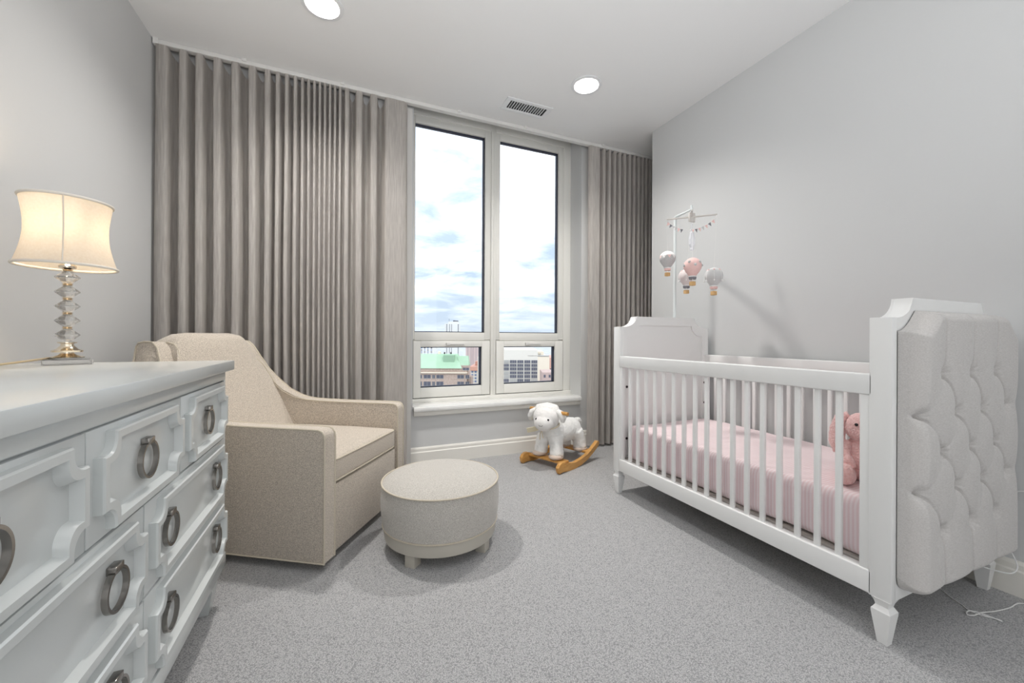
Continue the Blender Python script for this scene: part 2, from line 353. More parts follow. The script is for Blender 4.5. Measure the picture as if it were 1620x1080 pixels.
# ---------------------------------------------------------------- curtains and track
def fold_line(cr, y0, amp, k=.55, n=18):
    pts = []
    for i in range(len(cr) - 1):
        x0, x1 = cr[i], cr[i + 1]; d = x1 - x0; a = amp * min(1, .45 + d / .12)
        for j in range(n):
            s = j / n
            pts.append((x0 + d * (s + k * math.sin(4 * math.pi * s) / (4 * math.pi)), y0, a * ((1 - math.cos(2 * math.pi * s)) / 2) ** 1.9))
    pts.append((cr[-1], y0, 0))
    return pts
def curtain(name, pre, cr, post, y0, amp, z0, z1, label, seed, flare=0):
    pts = [(x, y0 + dy, 0) for x, dy in pre] + fold_line(cr, y0, amp) + [(x, y0 + dy, 0) for x, dy in post]
    bm = B(); rows = []; nz = 24
    for iz in range(nz + 1):
        t = iz / nz; z = z1 + (z0 - z1) * t
        sway = smoothstep(t * 1.4); row = []
        for i, (x, y, d) in enumerate(pts):
            w = noise.noise(Vector((x * 6 + seed, t * 1.3, seed))) * .012 * sway
            zz = z - (d * .30 if iz == 0 else 0)
            row.append((x + w + flare * (x - 2.2) * t, y + d * (1 - .12 * math.sin(t * 3.1)) + noise.noise(Vector((x * 9, t * 2, seed + 5))) * .008 * sway, zz))
        rows.append(row)
    loops(bm, rows, closed=False)
    # double the cloth so it has thickness
    bmesh.ops.solidify(bm, geom=bm.faces[:], thickness=.0025)
    o = obj(name, bm, M_curt, ang=80)
    return tag(o, label, 'curtain')
CL = [-.923, -.837, -.766, -.681, -.594, -.51, -.43, -.378, -.331, -.284, -.246, -.212, -.18, -.149, -.12, -.091, -.062, -.033, .004, .08, .173, .265]
curtain('curtain', [(-.965, .03), (-.955, .0)], CL, [(.30, .0), (.335, .004), (.365, .0), (.385, .012), (.392, .035)], 2.735, .10, .025, 2.517, 'wide grey-beige linen curtain hanging in folds behind the armchair', 1.0)
CR = [1.955, 2.015, 2.073, 2.126, 2.179, 2.233, 2.287, 2.336, 2.385, 2.427, 2.47, 2.513, 2.56, 2.61, 2.66, 2.72]
curtain('curtain', [(1.868, .03), (1.875, .0), (1.90, .0), (1.93, .004)], CR, [(2.75, .03)], 2.735, .075, .02, 2.517, 'narrow grey linen curtain gathered right of the window behind the crib', 4.0)
bm = B(); box(bm, .388, .43, 2.80, 2.803, .03, 2.515, 0); o = obj('curtain_liner', bm, M_liner); tag(o, 'pale lining strip showing beside the wide curtain at the left window edge', 'curtain lining')
bm = B(); box(bm, XL + .005, 3.05, 2.745, 2.785, 2.522, 2.549, .004)
TR = thing('curtain_track', 'long white curtain track fixed to the ceiling above the window', 'curtain track', (1.0, 2.765, 2.55)); OFF[TR.name] = Vector((1.0, 2.765, 2.55))
obj('rail', bm, M_track, TR)
bm = B(); box(bm, XL + .005, XL + .03, 2.735, 2.79, 2.515, 2.55, .003); obj('end_cap', bm, M_track, TR)
for x in (-.55, -.02, .75, 1.28, 2.0):
    bm = B(); box(bm, x - .012, x + .012, 2.737, 2.752, 2.535, 2.55, .002); obj('ceiling_clip', bm, M_track, TR)

# ---------------------------------------------------------------- ceiling fixtures
def downlight(i, x, y, label):
    t = thing('ceiling_downlight', label, 'ceiling light', (x, y, H), group='recessed ceiling downlights')
    bm = B(); lathe(bm, [(.073, 0), (.098, -.001), (.097, -.006), (.078, -.008), (.073, -.002)], 48, (x, y, H), cap=False); obj('trim_ring', bm, M_vent, t)
    bm = B(); lathe(bm, [(.0735, .0), (.068, .03), (.064, .06), (.06, .075)], 48, (x, y, H), cap=False); obj('baffle', bm, M_can, t)
    bm = B(); lathe(bm, [(.0005, .062), (.061, .06)], 40, (x, y, H), cap=False); obj('lens', bm, M_lens, t)
    d = bpy.data.lights.new('downlight_lamp', 'AREA'); d.shape = 'DISK'; d.size = .125; d.energy = 15.5; d.spread = R(140); d.color = (1, .97, .93)
    l = bpy.data.objects.new('downlight_lamp', d); COL.objects.link(l); l.parent = t; l.location = (0, 0, .052)
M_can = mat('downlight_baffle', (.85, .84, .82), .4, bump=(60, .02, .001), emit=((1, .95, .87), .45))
M_lens = mat('downlight_lens', (.9, .9, .88), .4, bump=(60, .02, .001), emit=((1, .96, .9), 3.0))
downlight(0, *LIGHTS[0], 'round recessed white downlight in the ceiling above the armchair')
downlight(1, *LIGHTS[1], 'round recessed white downlight in the ceiling right of the air register')

v = thing('air_register', 'white rectangular air vent with dark slots in the ceiling', 'vent', (1.185, 2.525, H))
bm = B()
for a in ((VX0 - .035, VX1 + .035, VY0 - .03, VY0), (VX0 - .035, VX1 + .035, VY1, VY1 + .03), (VX0 - .035, VX0, VY0, VY1), (VX1, VX1 + .035, VY0, VY1)):
    box(bm, *a, H - .007, H, .002)
obj('frame', bm, M_vent, v)
bm = B(); box(bm, VX0 - .01, VX1 + .01, VY0 - .01, VY1 + .01, H + .05, H + .055); obj('duct_backing', bm, M_ventd, v)
bm = B(); box(bm, VX0 - .004, VX0, VY0, VY1, H, H + .05); box(bm, VX1, VX1 + .004, VY0, VY1, H, H + .05); box(bm, VX0, VX1, VY0 - .004, VY0, H, H + .05); box(bm, VX0, VX1, VY1, VY1 + .004, H, H + .05); obj('duct_wall', bm, M_ventd, v)
bm = B(); box(bm, -.0022, .0022, VY0 - 2.525, VY1 - 2.525, -.004, .014, 0, mtx=Matrix.Rotation(R(18), 4, 'Y')); sl = None
for i in range(14):
    x = VX0 + (i + .9) * (VX1 - VX0) / 14.8 - 1.185
    if sl is None: sl = obj('slat', bm, M_vent, None, smooth=False); sl.parent = v; sl.location = (x, 0, 0)
    else: share(sl, (x, 0, 0), parent=v)

# ---------------------------------------------------------------- dresser
D = thing('dresser', 'long white lacquered dresser with ring pulls, lamp standing on it', 'dresser', (-.66, 1.05, 0))
FX = -.388
bm = B(); box(bm, -.955, FX, .417, 1.645, .125, .80, .003); obj('body', bm, M_dress, D)
bm = B(); box(bm, -.968, -.358, .397, 1.664, .801, .834, .0025, 2); obj('top', bm, M_dress, D)
bm = B(); box(bm, FX, FX + .008, .417, 1.645, .768, .80, .002); box(bm, FX, FX + .012, .417, 1.645, .125, .172, .003); box(bm, FX, FX + .008, 1.632, 1.645, .17, .77, .002); box(bm, FX, FX + .008, .417, .430, .17, .77, .002); obj('face_frame', bm, M_dress, D)
def scoop(a, b, c, s=.010, n=9):
    """outline of a panel half-size a x b with concave stepped corners of size c"""
    q = []
    for sx, sy in ((1, 1), (-1, 1), (-1, -1), (1, -1)):
        cor = [(a, b - c), (a - s, b - c)] + [(a - s - (c - s) * math.sin(math.pi / 2 * j / n), b - c + (c - s) * (1 - math.cos(math.pi / 2 * j / n))) for j in range(1, n + 1)] + [(a - c, b)]
        if sx * sy < 0: cor = cor[::-1]
        q += [(sx * x, sy * y) for x, y in cor]
    return q
def pull(parent, y, z, x):
    bm = B(); box(bm, x, x + .017, y - .014, y + .014, z - .006, z + .008, .0015); pl = obj('ring_pull', bm, M_nickel, parent, label='brushed nickel ring pull')
    bm = B(); rings = []; n = 40; c = (x + .011, y, z - .0375)
    for j in range(n):
        th = 2 * math.pi * j / n; co, si = math.cos(th), math.sin(th)
        rings.append([(c[0] + dx, c[1] + rr * si, c[2] + rr * co) for dx, rr in ((-.0045, .0335), (.0045, .0335), (.0045, .0385), (-.0045, .0385))])
    vs = [[bm.verts.new(p) for p in r] for r in rings]
    for i in range(n):
        for k in range(4): bm.faces.new((vs[i][k], vs[i][(k + 1) % 4], vs[(i + 1) % n][(k + 1) % 4], vs[(i + 1) % n][k]))
    bmesh.ops.bevel(bm, geom=[e for e in bm.edges if e.calc_face_angle(0) > 1], offset=.001, segments=1, affect='EDGES')
    obj('ring', bm, M_nickel, pl)
def drawer(y0, y1, z0, z1, pulls):
    bm = B(); g = .0018; box(bm, FX, FX + .009, y0 + g, y1 - g, z0 + g, z1 - g, .0012); d = obj('drawer', bm, M_dress, D)
    yc, zc = (y0 + y1) / 2, (z0 + z1) / 2; a, b = (y1 - y0) / 2 - .020, (z1 - z0) / 2 - .011
    bm = B(); x = FX + .0085; h = .016
    o0 = scoop(a, b, .038); o1 = scoop(a - .0025, b - .0025, .038); i1 = scoop(a - .015, b - .015, .037); i0 = scoop(a - .0215, b - .0215, .0365)
    loopz = [[(x, yc + p, zc + q) for p, q in o0], [(x + h * .8, yc + p, zc + q) for p, q in o0], [(x + h, yc + p, zc + q) for p, q in o1], [(x + h, yc + p, zc + q) for p, q in i1], [(x + h * .8, yc + p, zc + q) for p, q in scoop(a - .0165, b - .0165, .037)], [(x, yc + p, zc + q) for p, q in i0]]
    loops(bm, loopz); obj('raised_moulding', bm, M_dress, d, ang=13)
    for py in pulls: pull(d, py, zc + .033, FX + .006)
Ys = [.43, .842, 1.237, 1.632]
for y0, y1 in zip(Ys, Ys[1:]): drawer(y0, y1, .573, .766, [(y0 + y1) / 2])
for z0, z1 in ((.376, .571), (.175, .374)):
    for y0, y1 in ((.43, 1.041), (1.043, 1.632)):
        c = (y0 + y1) / 2; drawer(y0, y1, z0, z1, [c - .18, c + .18])
for y in (1.60, .46):
    for x in (-.43, -.91):
        bm = B(); prof = [(.022, 0), (.033, .075), (.033, .088), (.024, .10), (.024, .127)]
        loops(bm, [[(x + sx * r, y + sy * r, z) for sx, sy in ((1, 1), (-1, 1), (-1, -1), (1, -1))] for r, z in prof], caps=True)
        obj('leg', bm, M_dress, D, smooth=False)

# ---------------------------------------------------------------- table lamp
LX, LY, LZ = -.755, 1.585, .834
T = thing('table_lamp', 'lit crystal table lamp with cream fabric shade on the dresser', 'lamp', (LX, LY, LZ))
bm = B(); box(bm, -.05, .05, -.05, .05, 0, .017, .003, mtx=Matrix.Translation((LX, LY, LZ)) @ Matrix.Rotation(R(28), 4, 'Z')); obj('crystal_base', bm, M_crystal, T, smooth=False, label='square clear crystal base')
bm = B(); lathe(bm, [(.001, .0192), (.036, .0192), (.037, .022), (.02, .027), (.014, .032), (.014, .038), (.032, .036), (.033, .041), (.022, .046), (.014, .055), (.013, .06), (.02, .063), (.02, .066), (.001, .067)], 40, (LX, LY, LZ), cap=False); obj('foot_disc', bm, M_silver, T)
for i in range(5):
    zc = .0865 + i * .0425
    bm = B(); lathe(bm, [(.008, -.018), (.0265, -.0015), (.0265, .0015), (.008, .018)], 8, (LX, LY, LZ + zc), phase=.3); obj('crystal_gem', bm, M_crystal, T, smooth=False)
    bm = B(); lathe(bm, [(.008, .0172), (.0125, .019), (.0085, .0212), (.0125, .0235), (.008, .0253)], 24, (LX, LY, LZ + zc)); obj('collar', bm, M_silver, T)
bm = B(); lathe(bm, [(.006, .282), (.018, .284), (.019, .29), (.012, .298), (.015, .31), (.015, .35), (.006, .352)], 24, (LX, LY, LZ)); obj('socket', bm, M_silver, T)
bm = B(); ico(bm, (LX, LY, LZ + .395), (.026, .026, .036)); obj('bulb', bm, mat('lamp_bulb_glow', (1, .9, .75), .4, emit=((1, .78, .5), 6)), T)
prof = []
for j in range(15):
    s = j / 14; prof.append((.105 + (.094 - .105) * s - .014 * math.sin(math.pi * min(1, s * 1.02)) ,   .288 + s * .192))
bm = B(); lathe(bm, prof, 64, (LX, LY, LZ), cap=False); bmesh.ops.solidify(bm, geom=bm.faces[:], thickness=.0012); sh = obj('lamp_shade', bm, M_shade, T)
M_trimsh = mat('shade_trim', (.72, .67, .60), .9, bump=(300, .2, .001))
for r, z in ((prof[0][0], prof[0][1]), (prof[-1][0], prof[-1][1])):
    bm = B(); tube(bm, [(LX + r * math.cos(2 * math.pi * k / 64), LY + r * math.sin(2 * math.pi * k / 64), LZ + z) for k in range(64)], .0042, 8, closed=True); obj('shade_trim', bm, M_trimsh, sh)
an = R(-70)
bm = B(); tube(bm, [(LX + (r + .0015) * math.cos(an), LY + (r + .0015) * math.sin(an), LZ + z) for r, z in prof], .0016, 6); obj('shade_seam', bm, M_trimsh, sh)
bm = B()
for k in range(3):
    a = 2 * math.pi * k / 3; tube(bm, [(LX, LY, LZ + .465), (LX +   .092 * math.cos(a), LY + .092 * math.sin(a), LZ + .477)], .0015, 6)
tube(bm, [(LX, LY, LZ + .352), (LX + .027, LY, LZ + .375), (LX + .036, LY, LZ + .43), (LX, LY, LZ + .465)], .0018, 6); tube(bm, [(LX, LY, LZ + .352), (LX - .027, LY, LZ + .375), (LX - .036, LY, LZ + .43), (LX, LY, LZ + .465)], .0018, 6)
obj('shade_harp', bm, M_silver, T)
bm = B(); tube(bm, [(LX - .02, LY, LZ + .022), (LX - .07, LY - .03, LZ + .012), (LX - .11, LY - .07, LZ + .004), (LX - .16, LY - .14, LZ + .004), (LX - .19, LY - .24, LZ + .004)], .003, 8); obj('power_cord', bm, M_goldcord, T)
ld = bpy.data.lights.new('lamp_light', 'POINT'); ld.energy = 13.0; ld.color = (1, .80, .56); ld.shadow_soft_size = .03
lo = bpy.data.objects.new('lamp_light', ld); COL.objects.link(lo); lo.parent = T; lo.location = (0, 0, .40)

# ---------------------------------------------------------------- armchair (local frame: x forward, y towards the far arm)
CW = .69; CY0 = CW / 2
ang = math.atan2(-.542, .84); fx, fy = math.cos(ang), math.sin(ang); ex, ey = -fy, fx
A0 = Vector((-.07, 1.673, 0)); CX0 = .42
cb_ = A0 - Vector((fx, fy, 0)) * CX0 + Vector((ex, ey, 0)) * CY0
CH = thing('armchair', 'beige tweed upholstered swivel armchair beside the dresser', 'armchair', cb_, ang, local=True)
def cl(t, s, z): return (CX0 - t, s - CY0, z)      # t: distance behind the front plane, s: from near side, z: height
side = [(.0, .04), (.0, .52)] + [(.03 - .03 * math.cos(a), .525 + .03 * math.sin(a)) for a in (R(20), R(50), R(80))] + [(.06, .556), (.2, .556), (.35, .556), (.47, .558), (.55, .562), (.63, .576), (.70, .61), (.765, .67), (.815, .74), (.85, .81), (.88, .865), (.91, .89), (.95, .893), (.985, .886), (.995, .87), (.965, .70), (.92, .45), (.87, .20), (.83, .04)]
def lean(z): return .085 * smoothstep((z - .55) / .36)
TH = .07
for k, nm in ((0, 'near'), (1, 'far')):
    f = (lambda a, b, d: cl(a, d + lean(b), b)) if k == 0 else (lambda a, b, d: cl(a, CW - d - lean(b), b))
    bm = B(); prism(bm, side, (lambda a, b, d: cl(a, d, b)) if k == 0 else (lambda a, b, d: cl(a, CW - d, b)), 0, TH, .008)
    for zc_ in [.556 + .03 * i for i in range(12)]:
        bmesh.ops.bisect_plane(bm, geom=bm.verts[:] + bm.edges[:] + bm.faces[:], plane_co=(0, 0, zc_), plane_no=(0, 0, 1))
    bmesh.ops.triangulate(bm, faces=[f_ for f_ in bm.faces if len(f_.verts) > 4])
    for v in bm.verts: v.co.y += lean(v.co.z) * (1 if k == 0 else -1)
    arm = obj('arm', bm, M_chairf, CH, ang=40)
    bm = B(); tube(bm, [f(a, b, .002) for a, b in side], .0042, 6, closed=True); obj('piping', bm, M_pipe, arm)
    bm = B(); tube(bm, [f(a, b, TH - .002) for a, b in side[:20]], .004, 6); obj('piping', bm, M_pipe, arm)
# backrest
bm = B(); rows = []; nv, nu = 15, 22
hw = lambda z: CW / 2 - TH - lean(z) + .012
cross = [(.60, .36), (.63, .42), (.685, .52), (.74, .64), (.79, .76), (.825, .85), (.842, .90), (.865, .925), (.90, .934), (.95, .93), (.99, .915), (1.004, .88), (.975, .72), (.92, .48), (.87, .25), (.85, .12), (.72, .12), (.62, .25)]
for i in range(nv):
    v = -1 + 2 * i / (nv - 1); row = []
    for t, z in cross:
        zz = z - .045 * max(0, (abs(v) - .55) / .45) ** 2.5 * (1 if z > .84 else 0)
        bow = .016 * (1 - v * v) if (t, z) in cross[:8] else 0
        row.append(cl(t - bow, CY0 + v * hw(zz), zz))
    rows.append(row)
loops(bm, rows, caps=True)
bk = obj('backrest', bm, M_chairf, CH, ang=50)
for sgn in (-1, 1):
    bm = B(); tube(bm, [cl(t - .001, CY0 + sgn * hw(z) * .995, z - .045) if z > .84 else cl(t - .001, CY0 + sgn * hw(z) * .995, z) for t, z in cross[1:11]], .0042, 6); obj('piping', bm, M_pipe, bk)
# seat cushion
bm = B(); vs = box(bm, CX0 - .64, CX0 - .008, -CY0 + TH + .004, CY0 - TH - .004, .325, .425, .018, 3)
bmesh.ops.subdivide_edges(bm, edges=[e for e in bm.edges if e.calc_length() > .2], cuts=8, use_grid_fill=True)
for v in bm.verts:
    if v.co.z > .40: v.co.z += .02 * (1 - ((v.co.x - CX0 + .32) / .33) ** 2) * (1 - (v.co.y / .3) ** 2)
cu = obj('seat_cushion', bm, M_chairf, CH, ang=50)
for z in (.418, .332):
    bm = B(); y = CY0 - TH - .006; tube(bm, [cl(.60, CY0 - y, z), cl(.03, CY0 - y, z), cl(.012, CY0 - y + .012, z), cl(.008, CY0 - y + .03, z), cl(.006, CY0, z), cl(.008, CY0 + y - .03, z), cl(.012, CY0 + y - .012, z), cl(.03, CY0 + y, z), cl(.60, CY0 + y, z)], .004, 6); obj('piping', bm, M_pipe, cu)
bm = B(); box(bm, CX0 - .70, CX0 - .012, -CY0 + TH - .002, CY0 - TH + .002, .04, .318, .008, 2); obj('front_panel', bm, M_chairf, CH)
bm = B(); lathe(bm, [(.23, .0), (.24, .006), (.24, .02), (.10, .028), (.10, .045)], 48, (CX0 - .42, 0, 0)); obj('swivel_base', bm, M_black, CH)

# ---------------------------------------------------------------- ottoman
OC = (.405, 1.755); ORr = .255
OT = thing('ottoman', 'round stone-coloured upholstered ottoman on short wooden legs', 'ottoman', (*OC, 0))
bm = B(); r = ORr
lathe(bm, [(r - .012, .108), (r - .002, .115), (r + .004, .17), (r + .006, .22), (r, .285)], 72, (*OC, 0)); obj('upholstered_side', bm, M_ottof, OT)
bm = B(); lathe(bm, [(r - .001, .284), (r - .012, .292), (r - .05, .306), (r * .6, .318), (r * .3, .323), (.001, .324)], 72, (*OC, 0), cap=False); obj('seat_top', bm, M_ottof, OT)
for rr, z in ((r + .0015, .286), (r - .004, .110)):
    bm = B(); tube(bm, [(OC[0] + rr * math.cos(2 * math.pi * k / 80), OC[1] + rr * math.sin(2 * math.pi * k / 80), z) for k in range(80)], .0036, 8, closed=True); obj('piping', bm, M_pipe, OT)
bm = B(); lathe(bm, [(r - .02, .052), (r - .012, .055), (r - .008, .075), (r - .008, .108)], 72, (*OC, 0)); obj('base_ring', bm, M_ottow, OT)
for k in range(4):
    a = R(225 + 90 * k); bm = B(); box(bm, -.023, .023, -.023, .023, 0, .056, .002, mtx=Matrix.Translation((OC[0] + .208 * math.cos(a), OC[1] + .208 * math.sin(a), 0)) @ Matrix.Rotation(a, 4, 'Z')); obj('leg', bm, M_ottow, OT)

# ---------------------------------------------------------------- crib
X0, X1, Y0, Y1 = 1.487, 2.205, .625, 1.92; TP = .045
CB = thing('crib', 'white baby crib with scalloped ends and tufted grey end panel', 'crib', ((X0 + X1) / 2, (Y0 + Y1) / 2, 0))
def end_outline(x0, x1, z0, z1, zt, px, sx, n=10):
    """px: flat post top width, sx: scallop width"""
    h = zt - z1
    left = [(x0 + px + sx * math.sin(math.pi / 2 * j / n), z1 + h * (1 - math.cos(math.pi / 2 * j / n))) for j in range(n + 1)]
    right = [(x0 + x1 - a, b) for a, b in left[::-1]]
    return [(x0, z0), (x0, z1)] + left + right + [(x1, z1), (x1, z0)]
fxy = lambda a, b, d: (a, d, b)
for nm, y0, y1 in (('near', Y0, Y0 + TP), ('far', Y1 - TP, Y1)):
    bm = B(); prism(bm, end_outline(X0 + .004, X1 - .004, .135, .984, 1.048, .022, .098), fxy, y0, y1, .003)
    ep = obj('end_panel', bm, M_white, CB)
    yin = y1 if nm == 'near' else y0; sg = 1 if nm == 'near' else -1
    bm = B()
    po = end_outline(X0 + .004, X1 - .004, .135, .984, 1.048, .022, .098); pi_ = end_outline(X0 + .052, X1 - .052, .22, .93, .995, .010, .085)
    loops(bm, [[(a, yin - sg * .002, b) for a, b in po], [(a, yin + sg * .0075, b) for a, b in po], [(a, yin + sg * .0075, b) for a, b in pi_], [(a, yin - sg * .002, b) for a, b in pi_]])
    obj('panel_frame', bm, M_white, ep, ang=30)
    for x0, x1 in ((X0, X0 + .026), (X1 - .026, X1)):
        bm = B(); box(bm, x0, x1, y0 - .003 if nm == 'near' else y0 - .008, y1 + .008 if nm == 'near' else y1 + .003, .135, .985, .002); obj('post', bm, M_white, CB)
    for sx_, x in ((0, X0 + .022), (1, X1 - .022)):
        y = (y0 + y1) / 2; bm = B()
        prof = [(.0125, 0), (.0235, .093), (.0235, .100), (.019, .107), (.0155, .114), (.018, .125), (.023, .136)]
        loops(bm, [[(x + a * r_, y + b * r_, z) for a, b in ((1, 1), (-1, 1), (-1, -1), (1, -1))] for r_, z in prof], caps=True); obj('foot', bm, M_white, CB, ang=28)
for x, zz in ((X0 + .052, .63), (X0 + .052, .325), (X1 - .034, .63), (X1 - .034, .50)):
    bm = B(); tube(bm, [(x, Y1 - TP - .0105, zz), (x, Y1 - TP - .006, zz)], .0075, 12); obj('bolt_hole', bm, M_dark, CB)
def rail_side(x, xi):
    s = 1 if x < 1.8 else -1
    for z0, z1, nm in ((.748, .812, 'top_rail'), (.137, .208, 'bottom_rail')):
        bm = B(); xa, xb = sorted((x, x + s * .036)); box(bm, xa, xb, Y0 + TP, Y1 - TP, z0, z1, .004, 3); obj(nm, bm, M_white, CB)
    xa, xb = sorted((x + s * .004, x + s * .03))
    for ya, yb in ((Y0 + TP, Y0 + TP + .034), (Y1 - TP - .022, Y1 - TP)):
        bm = B(); box(bm, xa, xb, ya, yb, .206, .750, .003); obj('side_stile', bm, M_white, CB)
for x in (X0, X1): rail_side(x, 0)
bm = B(); box(bm, -.008, .008, -.0095, .0095, 0, .546, .004, 2); spn = None
c0 = Vector(CB.location)
for x in (X0 + .018, X1 - .018):
    for i in range(17):
        y = .765 + i * .0643
        if spn is None:
            spn = obj('spindle', bm, M_white, None); spn.parent = CB; spn.location = Vector((x, y, .205)) - c0
        else: share(spn, Vector((x, y, .205)) - c0, parent=CB)
bm = B(); box(bm, X0 + .04, X1 - .04, Y0 + TP + .01, Y1 - TP - .01, .195, .212, .002); obj('mattress_support', bm, M_support, CB)

# tufted end panel
BT = [(1.836 + dx * .172, z) for z in (.817, .580, .345) for dx in (-1.07, 0, 1.0)]
R4 = [(1.836 + dx, z) for z in (.694, .469) for dx in (-.30, -.096, .078, .255)]
def tufted():
    x0, x1, z0, z1, zt = 1.516, 2.178, .165, .945, 1.008
    nx, nz = 240, 310
    rows3 = {z: [p for p in BT if p[1] == z] for z in (.817, .580, .345)}; rows4 = {z: [p for p in R4 if p[1] == z] for z in (.694, .469)}
    segs = []
    for z3, z4 in ((.817, .694), (.580, .694), (.580, .469), (.345, .469)):
        for i, p in enumerate(rows3[z3]):
            for q in (rows4[z4][i], rows4[z4][i + 1]): segs.append((p, q, 1.0 if (q[0] - p[0]) * (q[1] - p[1]) < 0 else .55))
    for p in rows3[.817]: segs.append((p, (p[0], 1.02), .8))
    for p in rows3[.345]: segs.append((p, (p[0], .15), .8))
    for z in (.694, .469):
        segs.append((rows4[z][0], (1.50, z + .005), .8)); segs.append((rows4[z][-1], (2.2, z + .005), .8))
    P = BT + R4
    U, V = np.meshgrid(np.linspace(0, 1, nx), np.linspace(0, 1, nz))
    X = x0 + U * (x1 - x0)
    # scalloped top edge
    e = np.minimum(U, 1 - U) * (x1 - x0); top = z1 + (zt - z1) * (1 - np.cos(np.clip(e / .10, 0, 1) * np.pi / 2))
    bot = z0 + .045 * (1 - np.sqrt(np.clip(1 - (1 - np.clip(e / .05, 0, 1)) ** 2, 0, 1)))
    Z = bot + V * (top - bot)
    dist = np.full(X.shape, 9.0); crease = np.zeros(X.shape)
    for (ax, az), (bx, bz), st in segs:
        dx_, dz_ = bx - ax, bz - az; l2 = dx_ * dx_ + dz_ * dz_
        t = np.clip(((X - ax) * dx_ + (Z - az) * dz_) / l2, 0, 1)
        # pleats bow gently
        bowx = .010 * np.sin(np.pi * t) * (1 if dz_ != 0 and dx_ != 0 else 0)
        d = np.hypot(X - ax - t * dx_ - bowx, Z - az - t * dz_ - bowx * .3)
        crease = np.maximum(crease, st * (.66 * np.exp(-(d / .0034) ** 2) + .40 * np.exp(-d / .032)))
    pit = np.zeros(X.shape)
    for ax, az in P:
        d = np.hypot(X - ax, Z - az); pit = np.maximum(pit, np.exp(-(d / .018) ** 2) + .5 * np.exp(-d / .04))
    ed = np.minimum(np.minimum((X - x0), (x1 - X)), np.minimum(Z - bot, top - Z))
    rim = np.sqrt(np.clip(1 - (1 - np.clip(ed / .034, 0, 1)) ** 2, 0, 1))
    h = rim * (.064 - .0215 * crease - .018 * pit)
    # fine gathers radiating from each button
    for ax, az in P:
        d = np.hypot(X - ax, Z - az); th = np.arctan2(Z - az, X - ax)
        h += rim * .0011 * np.sin(th * 11 + ax * 40) * np.exp(-(d / .035) ** 2)
    Yv = Y0 - .003 - h
    bm = B(); vs = [[bm.verts.new((X[j, i], Yv[j, i], Z[j, i])) for i in range(nx)] for j in range(nz)]
    for j in range(nz - 1):
        for i in range(nx - 1): bm.faces.new((vs[j][i], vs[j][i + 1], vs[j + 1][i + 1], vs[j + 1][i]))
    return bm
obj('tufted_panel', tufted(), M_tuft, CB, ang=80, label='diamond-tufted light grey linen end panel')

# mattress
MT = thing('crib_mattress', 'crib mattress in a pink and white striped fitted sheet', 'mattress', (1.846, 1.27, .212))
bm = B(); box(bm, 1.53, 2.162, .692, 1.858, .213, .405, .035, 4)
bmesh.ops.subdivide_edges(bm, edges=[e for e in bm.edges if e.calc_length() > .3], cuts=40, use_grid_fill=True)
for v in bm.verts:
    k = noise.noise(v.co * 7) * .006 + noise.noise(v.co * 19) * .002
    edge = max(0, 1 - abs(v.co.z - .36) / .06)
    v.co += Vector((k * .7 - .004 * edge * math.sin(v.co.y * 70) * .5, 0, k))
obj('fitted_sheet', bm, M_sheet, MT, ang=70)

# ---------------------------------------------------------------- pink bunny
BN = thing('plush_bunny', 'pink plush bunny sitting on the crib mattress', 'plush toy', (1.74, .815, .405), R(220), local=True); BN.scale = (.94, .94, .94)
bm = B(); ico(bm, (0, 0, .075), (.062, .066, .08)); ico(bm, (.005, 0, .12), (.05, .052, .05)); obj('body', blob(bm, .006, 5, .0025), M_bunny, BN, ang=80)
bm = B(); ico(bm, (.012, 0, .205), (.055, .056, .058)); ico(bm, (.048, 0, .190), (.03, .034, .028)); obj('head', blob(bm, .005, 5, .002), M_bunny, BN, ang=80)
for s in (-1, 1):
    bm = B(); tube(bm, [(-.005, s * .038, .25), (-.005, s * .062, .235), (.0, s * .074, .19), (.008, s * .078, .14), (.015, s * .076, .10)], [.014, .022, .026, .027, .014], 12); obj('ear', blob(bm, .005, 4, .002), M_bunny, BN, ang=80)
    bm = B(); tube(bm, [(.01, s * .045, .145), (.035, s * .066, .11), (.06, s * .055, .075), (.068, s * .045, .055)], [.02, .022, .022, .016], 12); obj('arm', blob(bm, .005, 4, .002), M_bunny, BN, ang=80)
    bm = B(); tube(bm, [(.0, s * .04, .035), (.05, s * .06, .032), (.10, s * .072, .032), (.115, s * .076, .05)], [.03, .031, .031, .024], 12); ico(bm, (.118, s * .076, .046), (.025, .027, .04)); obj('leg', blob(bm, .005, 4, .002), M_bunny, BN, ang=80)
    bm = B(); ico(bm, (.056, s * .03, .222), .0058, sub=2); obj('eye', bm, M_eye, BN)
bm = B(); ico(bm, (.078, 0, .196), (.005, .007, .005), sub=2); obj('nose', bm, M_stitch, BN)
bm = B(); ico(bm, (-.062, 0, .04), .026, sub=2); obj('tail', bm, M_bunny, BN)

# ---------------------------------------------------------------- rocking lamb (local: x forward, y left)
LB = thing('rocking_lamb', 'white plush rocking lamb on wooden rockers under the window', 'rocking toy', (1.476, 2.54, 0), R(203), local=True)
bm = B()
ico(bm, (-.03, 0, .225), (.175, .088, .088)); ico(bm, (.085, 0, .245), (.085, .08, .085)); ico(bm, (-.13, 0, .225), (.085, .085, .085)); ico(bm, (.12, 0, .29), (.06, .062, .07))
for x, s in ((.125, 1), (.125, -1), (-.15, 1), (-.15, -1)):
    tube(bm, [(x * .9, s * .047, .21), (x * 1.02, s * .065, .15), (x * 1.06, s * .074, .085)], [.058, .048, .05], 14)
obj('body', blob(bm, .007, 6, .003), M_lamb, LB, ang=80)
HT = Matrix.Translation((.15, 0, 0)) @ Matrix.Rotation(R(20), 4, 'Z') @ Matrix.Translation((-.15, 0, 0))
def turn(x):
    if isinstance(x, bpy.types.Mesh): x.transform(HT)
    else: bmesh.ops.transform(x, matrix=HT, verts=x.verts)
    return x
